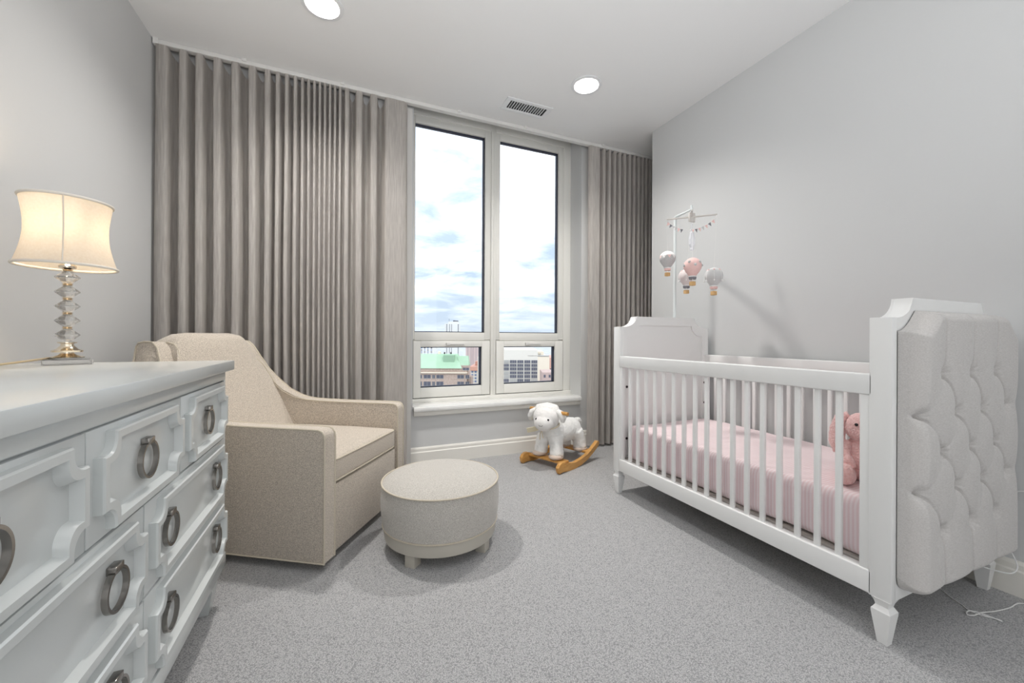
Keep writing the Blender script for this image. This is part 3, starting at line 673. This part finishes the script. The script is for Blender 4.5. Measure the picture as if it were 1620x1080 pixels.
bm = B(); ico(bm, (.175, 0, .355), (.09, .092, .088)); ico(bm, (.225, 0, .325), (.062, .07, .06)); obj('head', turn(blob(bm, .006, 6, .0015)), mat('lamb_face_plush', (.86, .84, .82), .95, bump=(260, .4, .003), sheen=.4), LB, ang=80)
bm = B()
for k in range(20):
    a = 2 * math.pi * k / 20; ico(bm, (.162 + .03 * math.cos(a), .06 * math.sin(a), .412 + .012 * math.cos(a * 3)), (.032, .03, .022), sub=2)
ico(bm, (.15, 0, .385), (.085, .095, .068)); obj('wool_cap', turn(blob(bm, .006, 6, .003)), M_lamb, LB, ang=80)
for s in (-1, 1):
    bm = B(); tube(bm, [(.17, s * .078, .405), (.165, s * .105, .385), (.16, s * .12, .35), (.165, s * .122, .322)], [.016, .025, .026, .010], 12)
    bmesh.ops.scale(bm, vec=(1.35, 1, 1), space=Matrix.Translation((-.165, 0, 0)), verts=bm.verts); obj('ear', turn(blob(bm, .005, 4, .0015)), M_lamb, LB, ang=80)
    bm = B(); ico(bm, (.258, s * .043, .352), .0085, sub=2); obj('eye', turn(bm), M_eye, LB)
bm = B(); tube(bm, [(.287, -.014, .318), (.29, -.006, .311), (.2905, 0, .314), (.29, .006, .311), (.287, .014, .318)], .0018, 6); obj('mouth', turn(bm), M_stitch, LB)
bm = B(); tube(bm, [(-.20, 0, .275), (-.235, 0, .27), (-.262, 0, .25), (-.27, 0, .235)], [.022, .026, .02, .008], 12); obj('tail', blob(bm, .005, 4, .0015), M_lamb, LB, ang=80)
for x, s in ((.125, 1), (.125, -1), (-.15, 1), (-.15, -1)):
    bm = B(); ico(bm, (x * 1.08 + .006, s * .075, .082), (.058, .05, .022)); obj('hoof', bm, M_hoof, LB)
bm = B(); tube(bm, [(.135, -.17, .392), (.135, .17, .392)], .0125, 14); obj('handle', bm, M_wood, LB, label='wooden dowel handle')
rk = [(.245, .022), (.235, .004), (.21, .006), (.19, .012), (.165, .006), (.12, .0), (.05, .0), (-.02, .006), (-.10, .028), (-.17, .06), (-.215, .088), (-.25, .10), (-.262, .118), (-.255, .136), (-.235, .14), (-.215, .125), (-.16, .095), (-.10, .068), (-.03, .048), (.05, .042), (.11, .045), (.15, .058), (.175, .072), (.205, .076), (.232, .066), (.247, .045)]
for s in (-1, 1):
    bm = B(); prism(bm, rk, lambda a, b, d: (a, d, b), s * .165 - .014, s * .165 + .014, .004); obj('rocker', bm, M_wood, LB, ang=30)
for x, z in ((.135, .046), (-.165, .062)):
    bm = B(); box(bm, x - .04, x + .04, -.152, .152, z, z + .016, .003); obj('cross_board', bm, M_wood, LB)
bm = B(); tube(bm, [(.135 + .075 * math.cos(a) * 1.0, .078 * math.sin(a), .29 - .018 * math.cos(a)) for a in [2 * math.pi * k / 28 for k in range(28)]], .005, 6, closed=True); rb = obj('neck_ribbon', bm, M_ribbon, LB)
bm = B()
for dy, dz in ((-.012, -.075), (.008, -.06)): tube(bm, [(.209, .0, .272), (.215, dy, .235), (.21, dy * 1.4, .272 + dz)], .004, 6)
obj('ribbon_tail', bm, M_ribbon, rb)
bm = B(); box(bm, -.04, .04, -.024, .024, -.001, .001, 0, mtx=Matrix.Translation((.243, -.058, .268)) @ Matrix.Rotation(R(-46), 4, 'Z') @ Matrix.Rotation(R(12), 4, 'Y') @ Matrix.Rotation(R(55), 4, 'X')); tube(bm, [(.212, -.012, .272), (.222, -.03, .275)], .0012, 5); obj('tag', bm, M_tag, rb)

# ---------------------------------------------------------------- baby mobile and its balloons
MX, MY = 1.87, 1.70
MB = thing('crib_mobile', 'white crib mobile arm with bunting clamped to the crib end', 'mobile', (1.99, 1.945, .90))
bm = B(); tube(bm, [(1.99, 1.945, .86), (1.99, 1.945, 1.30), (1.992, 1.945, 1.715)], .0095, 12); obj('pole', bm, M_mob, MB)
bm = B(); tube(bm, [(1.992, 1.945, 1.71), (1.975, 1.91, 1.708), (MX + .005, MY + .01, 1.676)], [.009, .0075, .006], 10); tube(bm, [(MX + .004, MY + .008, 1.70), (MX, MY, 1.675), (MX, MY, 1.65)], .0055, 8); obj('arm', bm, M_mob, MB)
bm = B(); box(bm, 1.965, 2.015, 1.921, 1.962, .86, .92, .004); obj('clamp', bm, M_mob, MB)
bm = B(); box(bm, MX - .022, MX + .022, MY - .006, MY + .006, 1.60, 1.655, .003, mtx=None); obj('hub', bm, M_bar, MB)
Rv = Vector((math.cos(R(YAW)), -math.sin(R(YAW)), 0)); Fv = Vector((math.sin(R(YAW)), math.cos(R(YAW)), 0)); MC = Vector((MX, MY, 1.632))
e1, e2 = MC - Rv * .147 + Vector((0, 0, -.018)), MC + Rv * .147 + Vector((0, 0, .014))
bm = B(); tube(bm, [e1, e2], .0048, 10); obj('cross_bar', bm, M_bar, MB)
dv = Vector((MX, MY, 0)).normalized(); g1, g2 = MC - dv * .127, MC + dv * .12
bm = B(); tube(bm, [g1, g2], .0048, 10); obj('cross_bar', bm, M_bar, MB)
sag = lambda s: e1.lerp(e2, s) - Vector((0, 0, .004 + .07 * (1 - (2 * s - 1) ** 2) ** .8))
bm = B(); tube(bm, [sag(k / 24) for k in range(25)], .0011, 5); st = obj('bunting_cord', bm, M_wknit, MB)
fl = [(.05, 0), (.095, 1), (.14, 2), (.19, 2), (.245, 0), (.30, 1), (.52, 0), (.585, 1), (.65, 0), (.715, 2), (.78, 0), (.845, 1), (.91, 0)]
for s, c in fl:
    a, b = sag(s - .027), sag(s + .027); mid = (a + b) / 2; dn = Vector((0, 0, -1)); dn = (dn - (b - a).normalized() * dn.dot((b - a).normalized())).normalized()
    bm = B(); q = [a, b, mid + dn * .023]; va = [bm.verts.new(p - Fv * .0006) for p in q]; vb = [bm.verts.new(p + Fv * .0006) for p in q]
    bm.faces.new(va[::-1]); bm.faces.new(vb)
    for i in range(3): bm.faces.new((va[i], va[(i + 1) % 3], vb[(i + 1) % 3], vb[i]))
    obj('pennant', bm, (M_pknit, M_dknit, M_lknit)[c], st, smooth=False)
bm = B(); tube(bm, [(MX, MY, 1.655), (MX + .003, MY, 1.60), (MX - .006, MY, 1.565), (MX, MY, 1.535)], .0022, 6)
for k in range(7): ico(bm, (MX + .004 * math.sin(k * 2), MY, 1.655 - k * .017), .0045, sub=1)
obj('bead_string', bm, M_film, MB)
bm = B(); lathe(bm, [(.002, .05), (.012, .035), (.019, 0), (.017, -.03), (.009, -.05), (.012, -.062), (.003, -.07)], 7, (MX, MY, 1.50)); obj('clear_pendant', bm, M_film, MB, smooth=False)
def balloon(p, r, menv, mskirt, label, top, deco, htot):
    t = thing('hot_air_balloon_toy', label, 'toy balloon', (p[0], p[1], p[2] - r * 2.3), group='hot air balloons hanging from the mobile')
    c = Vector(p)
    prof = [(r * math.sin(a), r * math.cos(a)) for a in [math.pi * k / 20 for k in range(1, 13)]] + [(r * .72, -r * .72), (r * .5, -r * 1.0), (r * .36, -r * 1.2)]
    bm = B(); lathe(bm, [(.001, r)] + prof, 32, c); env = obj('envelope', bm, menv, t)
    bm = B(); lathe(bm, [(r * .36, -r * 1.18), (r * .44, -r * 1.22), (r * .40, -r * 1.55), (r * .34, -r * 1.57)], 20, c); obj('skirt', bm, mskirt, t)
    bm = B(); lathe(bm, [(r * .44, -r * 1.17), (r * .47, -r * 1.23), (r * .43, -r * 1.29)], 20, c); obj('collar', bm, M_wknit, t)
    bm = B(); box(bm, c.x - r * .26, c.x + r * .26, c.y - r * .26, c.y + r * .26, c.z - r * 2.3, c.z - r * 1.82, .002); obj('basket', bm, M_bask, t)
    bm = B()
    for sx, sy in ((1, 1), (1, -1), (-1, 1), (-1, -1)): tube(bm, [c + Vector((sx * r * .2, sy * r * .2, -r * 1.83)), c + Vector((sx * r * .26, sy * r * .26, -r * 1.55))], .0011, 5)
    obj('basket_cord', bm, M_wknit, t)
    bm = B(); tube(bm, [c + Vector((0, 0, r)), Vector(top)], .0005, 5); obj('hanging_string', bm, M_wknit, t)
    on = lambda az, el, k=1.02: c + Vector((math.cos(az) * math.cos(el), math.sin(az) * math.cos(el), math.sin(el))) * r * k
    if deco == 'flowers':
        for k in range(9):
            az, el = k * 2 * math.pi / 9, (.05, .42)[k % 2]
            bm = B(); ico(bm, on(az, el, .97), r * .17, sub=2); obj('flower', bm, M_gknit if k % 3 else M_lknit, env)
    if deco == 'cap':
        bm = B(); pr = [(r * 1.025 * math.sin(a), r * 1.025 * math.cos(a)) for a in [math.pi * k / 24 for k in range(1, 10)]]
        lathe(bm, [(.001, r * 1.03)] + pr + [(r * .9, pr[-1][1])], 32, c); obj('cap', bm, M_wknit, env)
        for k in range(9):
            az = k * 2 * math.pi / 9; q = [on(az - .28, .42, 1.04), on(az + .28, .42, 1.04), on(az, -.02, 1.04)]
            bm = B(); va = [bm.verts.new(x) for x in q]; vb = [bm.verts.new(c + (x - c) * .94) for x in q]; bm.faces.new(va); bm.faces.new(vb[::-1])
            for i in range(3): bm.faces.new((va[i], va[(i + 1) % 3], vb[(i + 1) % 3], vb[i]))
            obj('pennant', bm, (M_pknit, M_wknit)[k % 2], env, smooth=False)
    if deco == 'tassels':
        for k in range(7):
            az = k * 2 * math.pi / 7 + .3
            bm = B(); tube(bm, [on(az, .75, 1.0), on(az, .35, 1.03), on(az, -.1, 1.05), on(az, -.1, 1.05) - Vector((0, 0, r * .45))], .0011, 5); ico(bm, on(az, -.1, 1.05) - Vector((0, 0, r * .5)), r * .1, sub=1); obj('tassel', bm, M_wknit, env)
            bm = B(); ico(bm, on(az, .78, .98), r * .12, sub=1); obj('rosette', bm, M_pknit, env)
balloon((1.741, 1.757, 1.384), .044, M_gknit, M_pknit, 'grey toy balloon with white top and pink pennants, leftmost on the mobile', e1, 'cap', 0)
balloon((1.991, 1.650, 1.285), .049, M_lknit, M_pknit, 'pale grey toy balloon with white tassels, rightmost on the mobile', e2, 'tassels', 0)
balloon((1.779, 1.611, 1.320), .047, M_pknit, M_dknit, 'pink toy balloon with grey flowers, front one on the mobile', g1, 'flowers', 0)
balloon((1.940, 1.803, 1.300), .046, mat('blush_knit', (.74, .66, .65), .95, bump=(700, .5, .001)), M_dknit, 'blush toy balloon with tassels half hidden behind the pink one', g2, 'tassels', 0)

# ---------------------------------------------------------------- cables by the crib
cp = [(2.00, .80, .13), (2.04, .745, .08), (2.03, .71, .004), (2.01, .693, .003), (1.986, .665, .003), (1.969, .636, .003), (1.952, .616, .003), (1.949, .6, .003), (1.956, .578, .003), (1.974, .552, .003), (1.968, .545, .005), (1.963, .563, .006), (1.955, .595, .006), (1.936, .609, .005), (1.912, .603, .004), (1.923, .592, .005), (1.966, .587, .006), (2.019, .574, .004), (2.096, .562, .003), (2.17, .556, .003), (2.205, .50, .003), (2.205, .36, .003)]
def cr(pts, n=6):
    P = [Vector(p) for p in pts]; P = [P[0]] + P + [P[-1]]; o = []
    for i in range(1, len(P) - 2):
        for j in range(n):
            t = j / n; a, b, c, d = P[i - 1:i + 3]
            o.append(.5 * ((2 * b) + (c - a) * t + (2 * a - 5 * b + 4 * c - d) * t * t + (3 * b - a - 3 * c + d) * t ** 3))
    o.append(P[-1]); return o
bm = B(); tube(bm, cr(cp), .0018, 7); tag(obj('white_cable', bm, M_cord), 'thin white cable looped on the carpet by the crib foot', 'cable')
wp = [(2.225, .40, .372), (2.222, .53, .378), (2.218, .565, .382), (2.212, .590, .362), (2.212, .60, .31), (2.212, .602, .25), (2.21, .606, .19), (2.205, .585, .15), (2.19, .57, .122), (2.165, .57, .105), (2.13, .58, .104), (2.09, .62, .112), (2.05, .69, .12)]
bm = B(); tube(bm, cr(wp), .0022, 7); tag(obj('wall_cable', bm, M_cord), 'white cable hanging down the right wall behind the tufted panel', 'cable')

# ---------------------------------------------------------------- city outside (local: x right, y away, z up)
def hazy(name, col, rough=.8, var=None): return mat(name, col, rough, var=var, bump=(2, .05, .02))
M_brickp = hazy('pink_brick', (.44, .33, .27), var=(3, (.52, .40, .34), .4, .6)); M_green = hazy('green_copper_roof', (.36, .53, .36), var=(.4, (.40, .56, .40), .4, .6)); M_green2 = hazy('dormer_green', (.29, .44, .30))
M_conc = hazy('white_concrete', (.74, .69, .61)); M_cream = hazy('cream_concrete', (.82, .72, .58)); M_win = hazy('dark_window', (.10, .10, .13), .25); M_winl = hazy('blind_window', (.48, .46, .42), .5)
M_tower = hazy('tower_white', (.72, .71, .68)); M_mauve = hazy('mauve_tower', (.60, .47, .44)); M_mauve2 = hazy('mauve_dark', (.47, .37, .36)); M_red = hazy('red_brick', (.62, .36, .29)); M_rust = hazy('red_roof', (.62, .34, .26)); M_ground = hazy('city_ground', (.40, .42, .43), var=(.02, (.52, .52, .50), .4, .6)); M_blue = hazy('blue_window', (.16, .22, .36), .3); M_mull = hazy('pale_mullion', (.36, .35, .34))  # second mauve: a darker tone for the tower strips and some windows
GZ = -60.0
bm = B(); box(bm, -2500, 2500, 25, 5000, GZ - 1, GZ); obj('ground', bm, M_ground, kind='structure', smooth=False)
def building(name, label, w, u0, u1):
    s = w / FPX; xc = ((u0 + u1) / 2 - 810) * s
    p = Rv * xc + Fv * w
    t = thing(name, label, 'building', (p.x, p.y, GZ), -R(YAW), local=True)
    t_ = dict(o=t, s=s, xc=xc)
    t_['X'] = lambda u: (u - 810) * s - xc
    t_['Z'] = lambda v: (533 - v) * s + HC - GZ
    return t_
def bbox(b, name, u0, u1, v0, v1, d0, d1, m, parent=None, toground=False):
    bm = B(); box(bm, b['X'](u0), b['X'](u1), d0, d1, 0 if toground else b['Z'](v1), b['Z'](v0)); return obj(name, bm, m, parent or b['o'], smooth=False)
def wins(b, rects, mats, depth=.35, proud=-.04, mull=0):
    """each window is a framed box let into the facade; equal ones share a mesh"""
    cache = {}
    for k, (u0, u1, v0, v1) in enumerate(rects):
        w_, h_ = (u1 - u0) * b['s'], (v1 - v0) * b['s']; m = mats[k % len(mats)]; key = (round(w_, 3), round(h_, 3), m.name)
        loc = (b['X']((u0 + u1) / 2), proud, b['Z']((v0 + v1) / 2))
        if key not in cache:
            bm = B(); box(bm, -w_ / 2, w_ / 2, 0, .5, -h_ / 2, h_ / 2); o = obj('window', bm, m, None, smooth=False); o.parent = b['o']; o.location = loc; ch = []
            if mull:
                bm = B()
                for j in range(mull + 1): xx = -w_ / 2 + w_ * j / mull; box(bm, xx - .03, xx + .03, -.06, .05, -h_ / 2, h_ / 2)
                box(bm, -w_ / 2, w_ / 2, -.06, .05, -h_ / 2 - .04, -h_ / 2 + .04)
                c = obj('mullion', bm, M_mull, None, smooth=False); c.parent = o; ch.append(c)
            cache[key] = (o, ch)
        else:
            o0, ch = cache[key]; o = share(o0, loc, parent=b['o'])
            for c in ch: share(c, parent=o)
a = building('brick_building', 'pinkish brick building with a green copper roof seen through the left sash', 90, 640, 745)
q = lambda x, y: (650 + x / 7.713, 495 + y / 7.713)
bbox(a, 'wall', 600, 739, 582, 620, 0, 6, M_brickp, toground=True); bbox(a, 'wall', 739, 746, 596, 620, .6, 4, M_brickp, toground=True)
bbox(a, 'setback_storey', 600, 730, 582, 590, .3, 6, M_brickp); bbox(a, 'cornice', 598, 739.5, 588.6, 590.2, -.5, 1, M_cream)
X_, Z_ = a['X'], a['Z']
bm = B(); loops(bm, [[(X_(598), -.4, Z_(582.5)), (X_(731), -.4, Z_(582.5)), (X_(731), 7, Z_(582.5)), (X_(598), 7, Z_(582.5))], [(X_(602), 2.6, Z_(561)), (X_(721), 2.6, Z_(561)), (X_(721), 4.6, Z_(561)), (X_(602), 4.6, Z_(561))]], caps=True); obj('roof', bm, M_green, a['o'], smooth=False)
bm = B(); loops(bm, [[(X_(727), .5, Z_(578)), (X_(741.5), .5, Z_(578)), (X_(741.5), 4, Z_(578)), (X_(727), 4, Z_(578))], [(X_(722), 1.8, Z_(563.6)), (X_(739.5), 1.8, Z_(563.6)), (X_(739.5), 2.8, Z_(563.6)), (X_(722), 2.8, Z_(563.6))]], caps=True); obj('roof', bm, M_green, a['o'], smooth=False)
bbox(a, 'end_wall', 729, 741, 578, 596, .3, 4, M_brickp)
bbox(a, 'dormer', 700.5, 718, 562, 573, .9, 4, M_green2)
bbox(a, 'chimney', 689, 692.5, 557, 562, 3, 4.4, M_cream); bbox(a, 'roof_vent', 698.5, 700, 558, 562, 3.2, 4, M_dark); bbox(a, 'roof_vent', 709, 710.5, 558, 562, 3.2, 4, M_dark)
wr = []
for x0, x1 in ((120, 140), (155, 235), (260, 300), (310, 390), (410, 440), (465, 490), (515, 540)): wr.append((*[q(x, 0)[0] for x in (x0, x1)], 584, 588))
wins(a, [(u0, u1, v0, v1) for u0, u1, v0, v1 in wr], [M_win, M_mauve2], proud=.1)
wr = []
for y0, y1 in ((757, 800), (838, 892)):
    for x0, x1 in ((100, 138), (160, 245), (265, 297), (315, 400), (570, 650), (670, 715)): wr.append((q(x0, 0)[0], q(x1, 0)[0], q(0, y0)[1], q(0, y1)[1]))
wr.append((q(635, 0)[0], q(712, 0)[0], 581.7, 585.5))
wins(a, wr, [M_win], mull=2)
t2 = building('white_tower', 'slim white high-rise tower rising above the left transom', 420, 703, 727)
bbox(t2, 'shaft', 703.2, 725.5, 512, 600, 0, 14, M_tower, toground=True); bbox(t2, 'crown', 708.5, 724, 508.5, 512, 2, 12, M_tower); bbox(t2, 'roof_plant', 716, 719.5, 506.5, 509, 3, 9, M_win); bbox(t2, 'roof_plant', 720.5, 723.5, 506.8, 509, 3, 9, M_win)
bbox(t2, 'mast', 709.1, 709.5, 504, 509, 5, 5.4, M_win)
wins(t2, [(u0, u1, v, v + 1.3) for u0, u1 in ((706, 707.6), (710.5, 711.8), (713.8, 715), (724, 725.6)) for v in [513 + 2.1 * k for k in range(26)]], [M_win])
t3 = building('far_apartment_tower', 'white apartment tower with dark windows at the far left edge of the sash', 300, 655, 686)
bbox(t3, 'block', 640, 685.8, 549, 600, 0, 16, M_tower, toground=True)
wins(t3, [(u, u + 2.2, v, v + 1.7) for u in (652, 656, 661, 666, 671, 676, 681.5) for v in (550, 553, 556, 559, 562)], [M_win, M_blue])
t4 = building('mauve_tower', 'pinkish brown high-rise tower right of the green roof', 260, 737, 765)
bbox(t4, 'block', 736.8, 775, 535, 600, 0, 16, M_mauve, toground=True)
for u in (739.5, 744.5, 748, 752.5, 757.5): bbox(t4, 'window_strip', u, u + 1.6, 537, 600, -.3, .2, M_mauve2)
t5 = building('white_office_block', 'small white office block with blue windows and red roof', 115, 744, 765)
bbox(t5, 'wall', 745, 757, 585.5, 620, 0, 12, M_conc, toground=True); bbox(t5, 'pier', 756, 770, 564, 620, -.4, 10, M_conc, toground=True); bbox(t5, 'roof', 744, 757, 579.5, 586, -.3, 11, M_rust)
bbox(t5, 'roof_house', 750, 755, 573, 580, 4, 9, M_rust)
wins(t5, [(u, u + 3.2, v, v + 3.0) for u in (746, 751) for v in (586.5, 591.5, 596.5, 601.5, 606.5)], [M_blue])
b5 = building('white_grid_building', 'white concrete office building with a grid of dark windows in the right sash', 72, 770, 875)
qr = lambda x, y: (780 + x / 7.713, 495 + y / 7.713)
bbox(b5, 'wall', 771, 851, 553, 640, 0, 18, M_conc, toground=True); bbox(b5, 'side_wall', 851, 869.5, 563.5, 640, .05, 18, M_cream, toground=True)
bbox(b5, 'parapet', 790, 835, 551.6, 553.5, 1, 12, M_conc); bbox(b5, 'penthouse', 835.5, 862, 556, 562.5, 2.5, 10, M_cream)
for u in (838, 842, 846, 851, 855): bbox(b5, 'roof_plant', u, u + 1.6, 558.5, 562, 1.2, 2.2, M_winl)
bbox(b5, 'roof_edge', 835.5, 869, 561.6, 563.0, 0, 3, M_winl)
cols = [(125, 195), (208, 287), (298, 370), (385, 455), (470, 540)]; cols = [(-45, 20), (37, 110)] + cols
rws = [(572, 610), (620, 653), (662, 698), (710, 743), (753, 790), (802, 840), (852, 888), (900, 936)]
wr = [(qr(x0, 0)[0], qr(x1, 0)[0], qr(0, y0)[1], qr(0, y1)[1]) for y0, y1 in rws for x0, x1 in cols]
random.seed(3); order = [random.choice((M_win, M_win, M_winl, M_win)) for _ in wr]
wins(b5, wr, order, mull=3)
t6 = building('pink_brick_building', 'pink brick building beyond the cream wall at the right sash edge', 95, 864, 890)
bbox(t6, 'wall', 862, 900, 565, 640, 0, 14, M_red, toground=True); bbox(t6, 'roof_house', 866, 871, 562.5, 566, 3, 8, M_red)
wins(t6, [(u, u + 3, v, v + 4) for u in (870.5, 876, 882) for v in (582, 590)], [M_win])
t7 = building('low_brown_building', 'low brown brick building in front of the cream wall', 62, 858, 890)
bbox(t7, 'wall', 858.5, 900, 588.5, 640, 0, 6, hazy('brown_brick', (.50, .36, .32)), toground=True)
wins(t7, [(u, u + 3, 592, 596.5) for u in (860.5, 868.5, 876)], [M_win, M_win, M_blue])
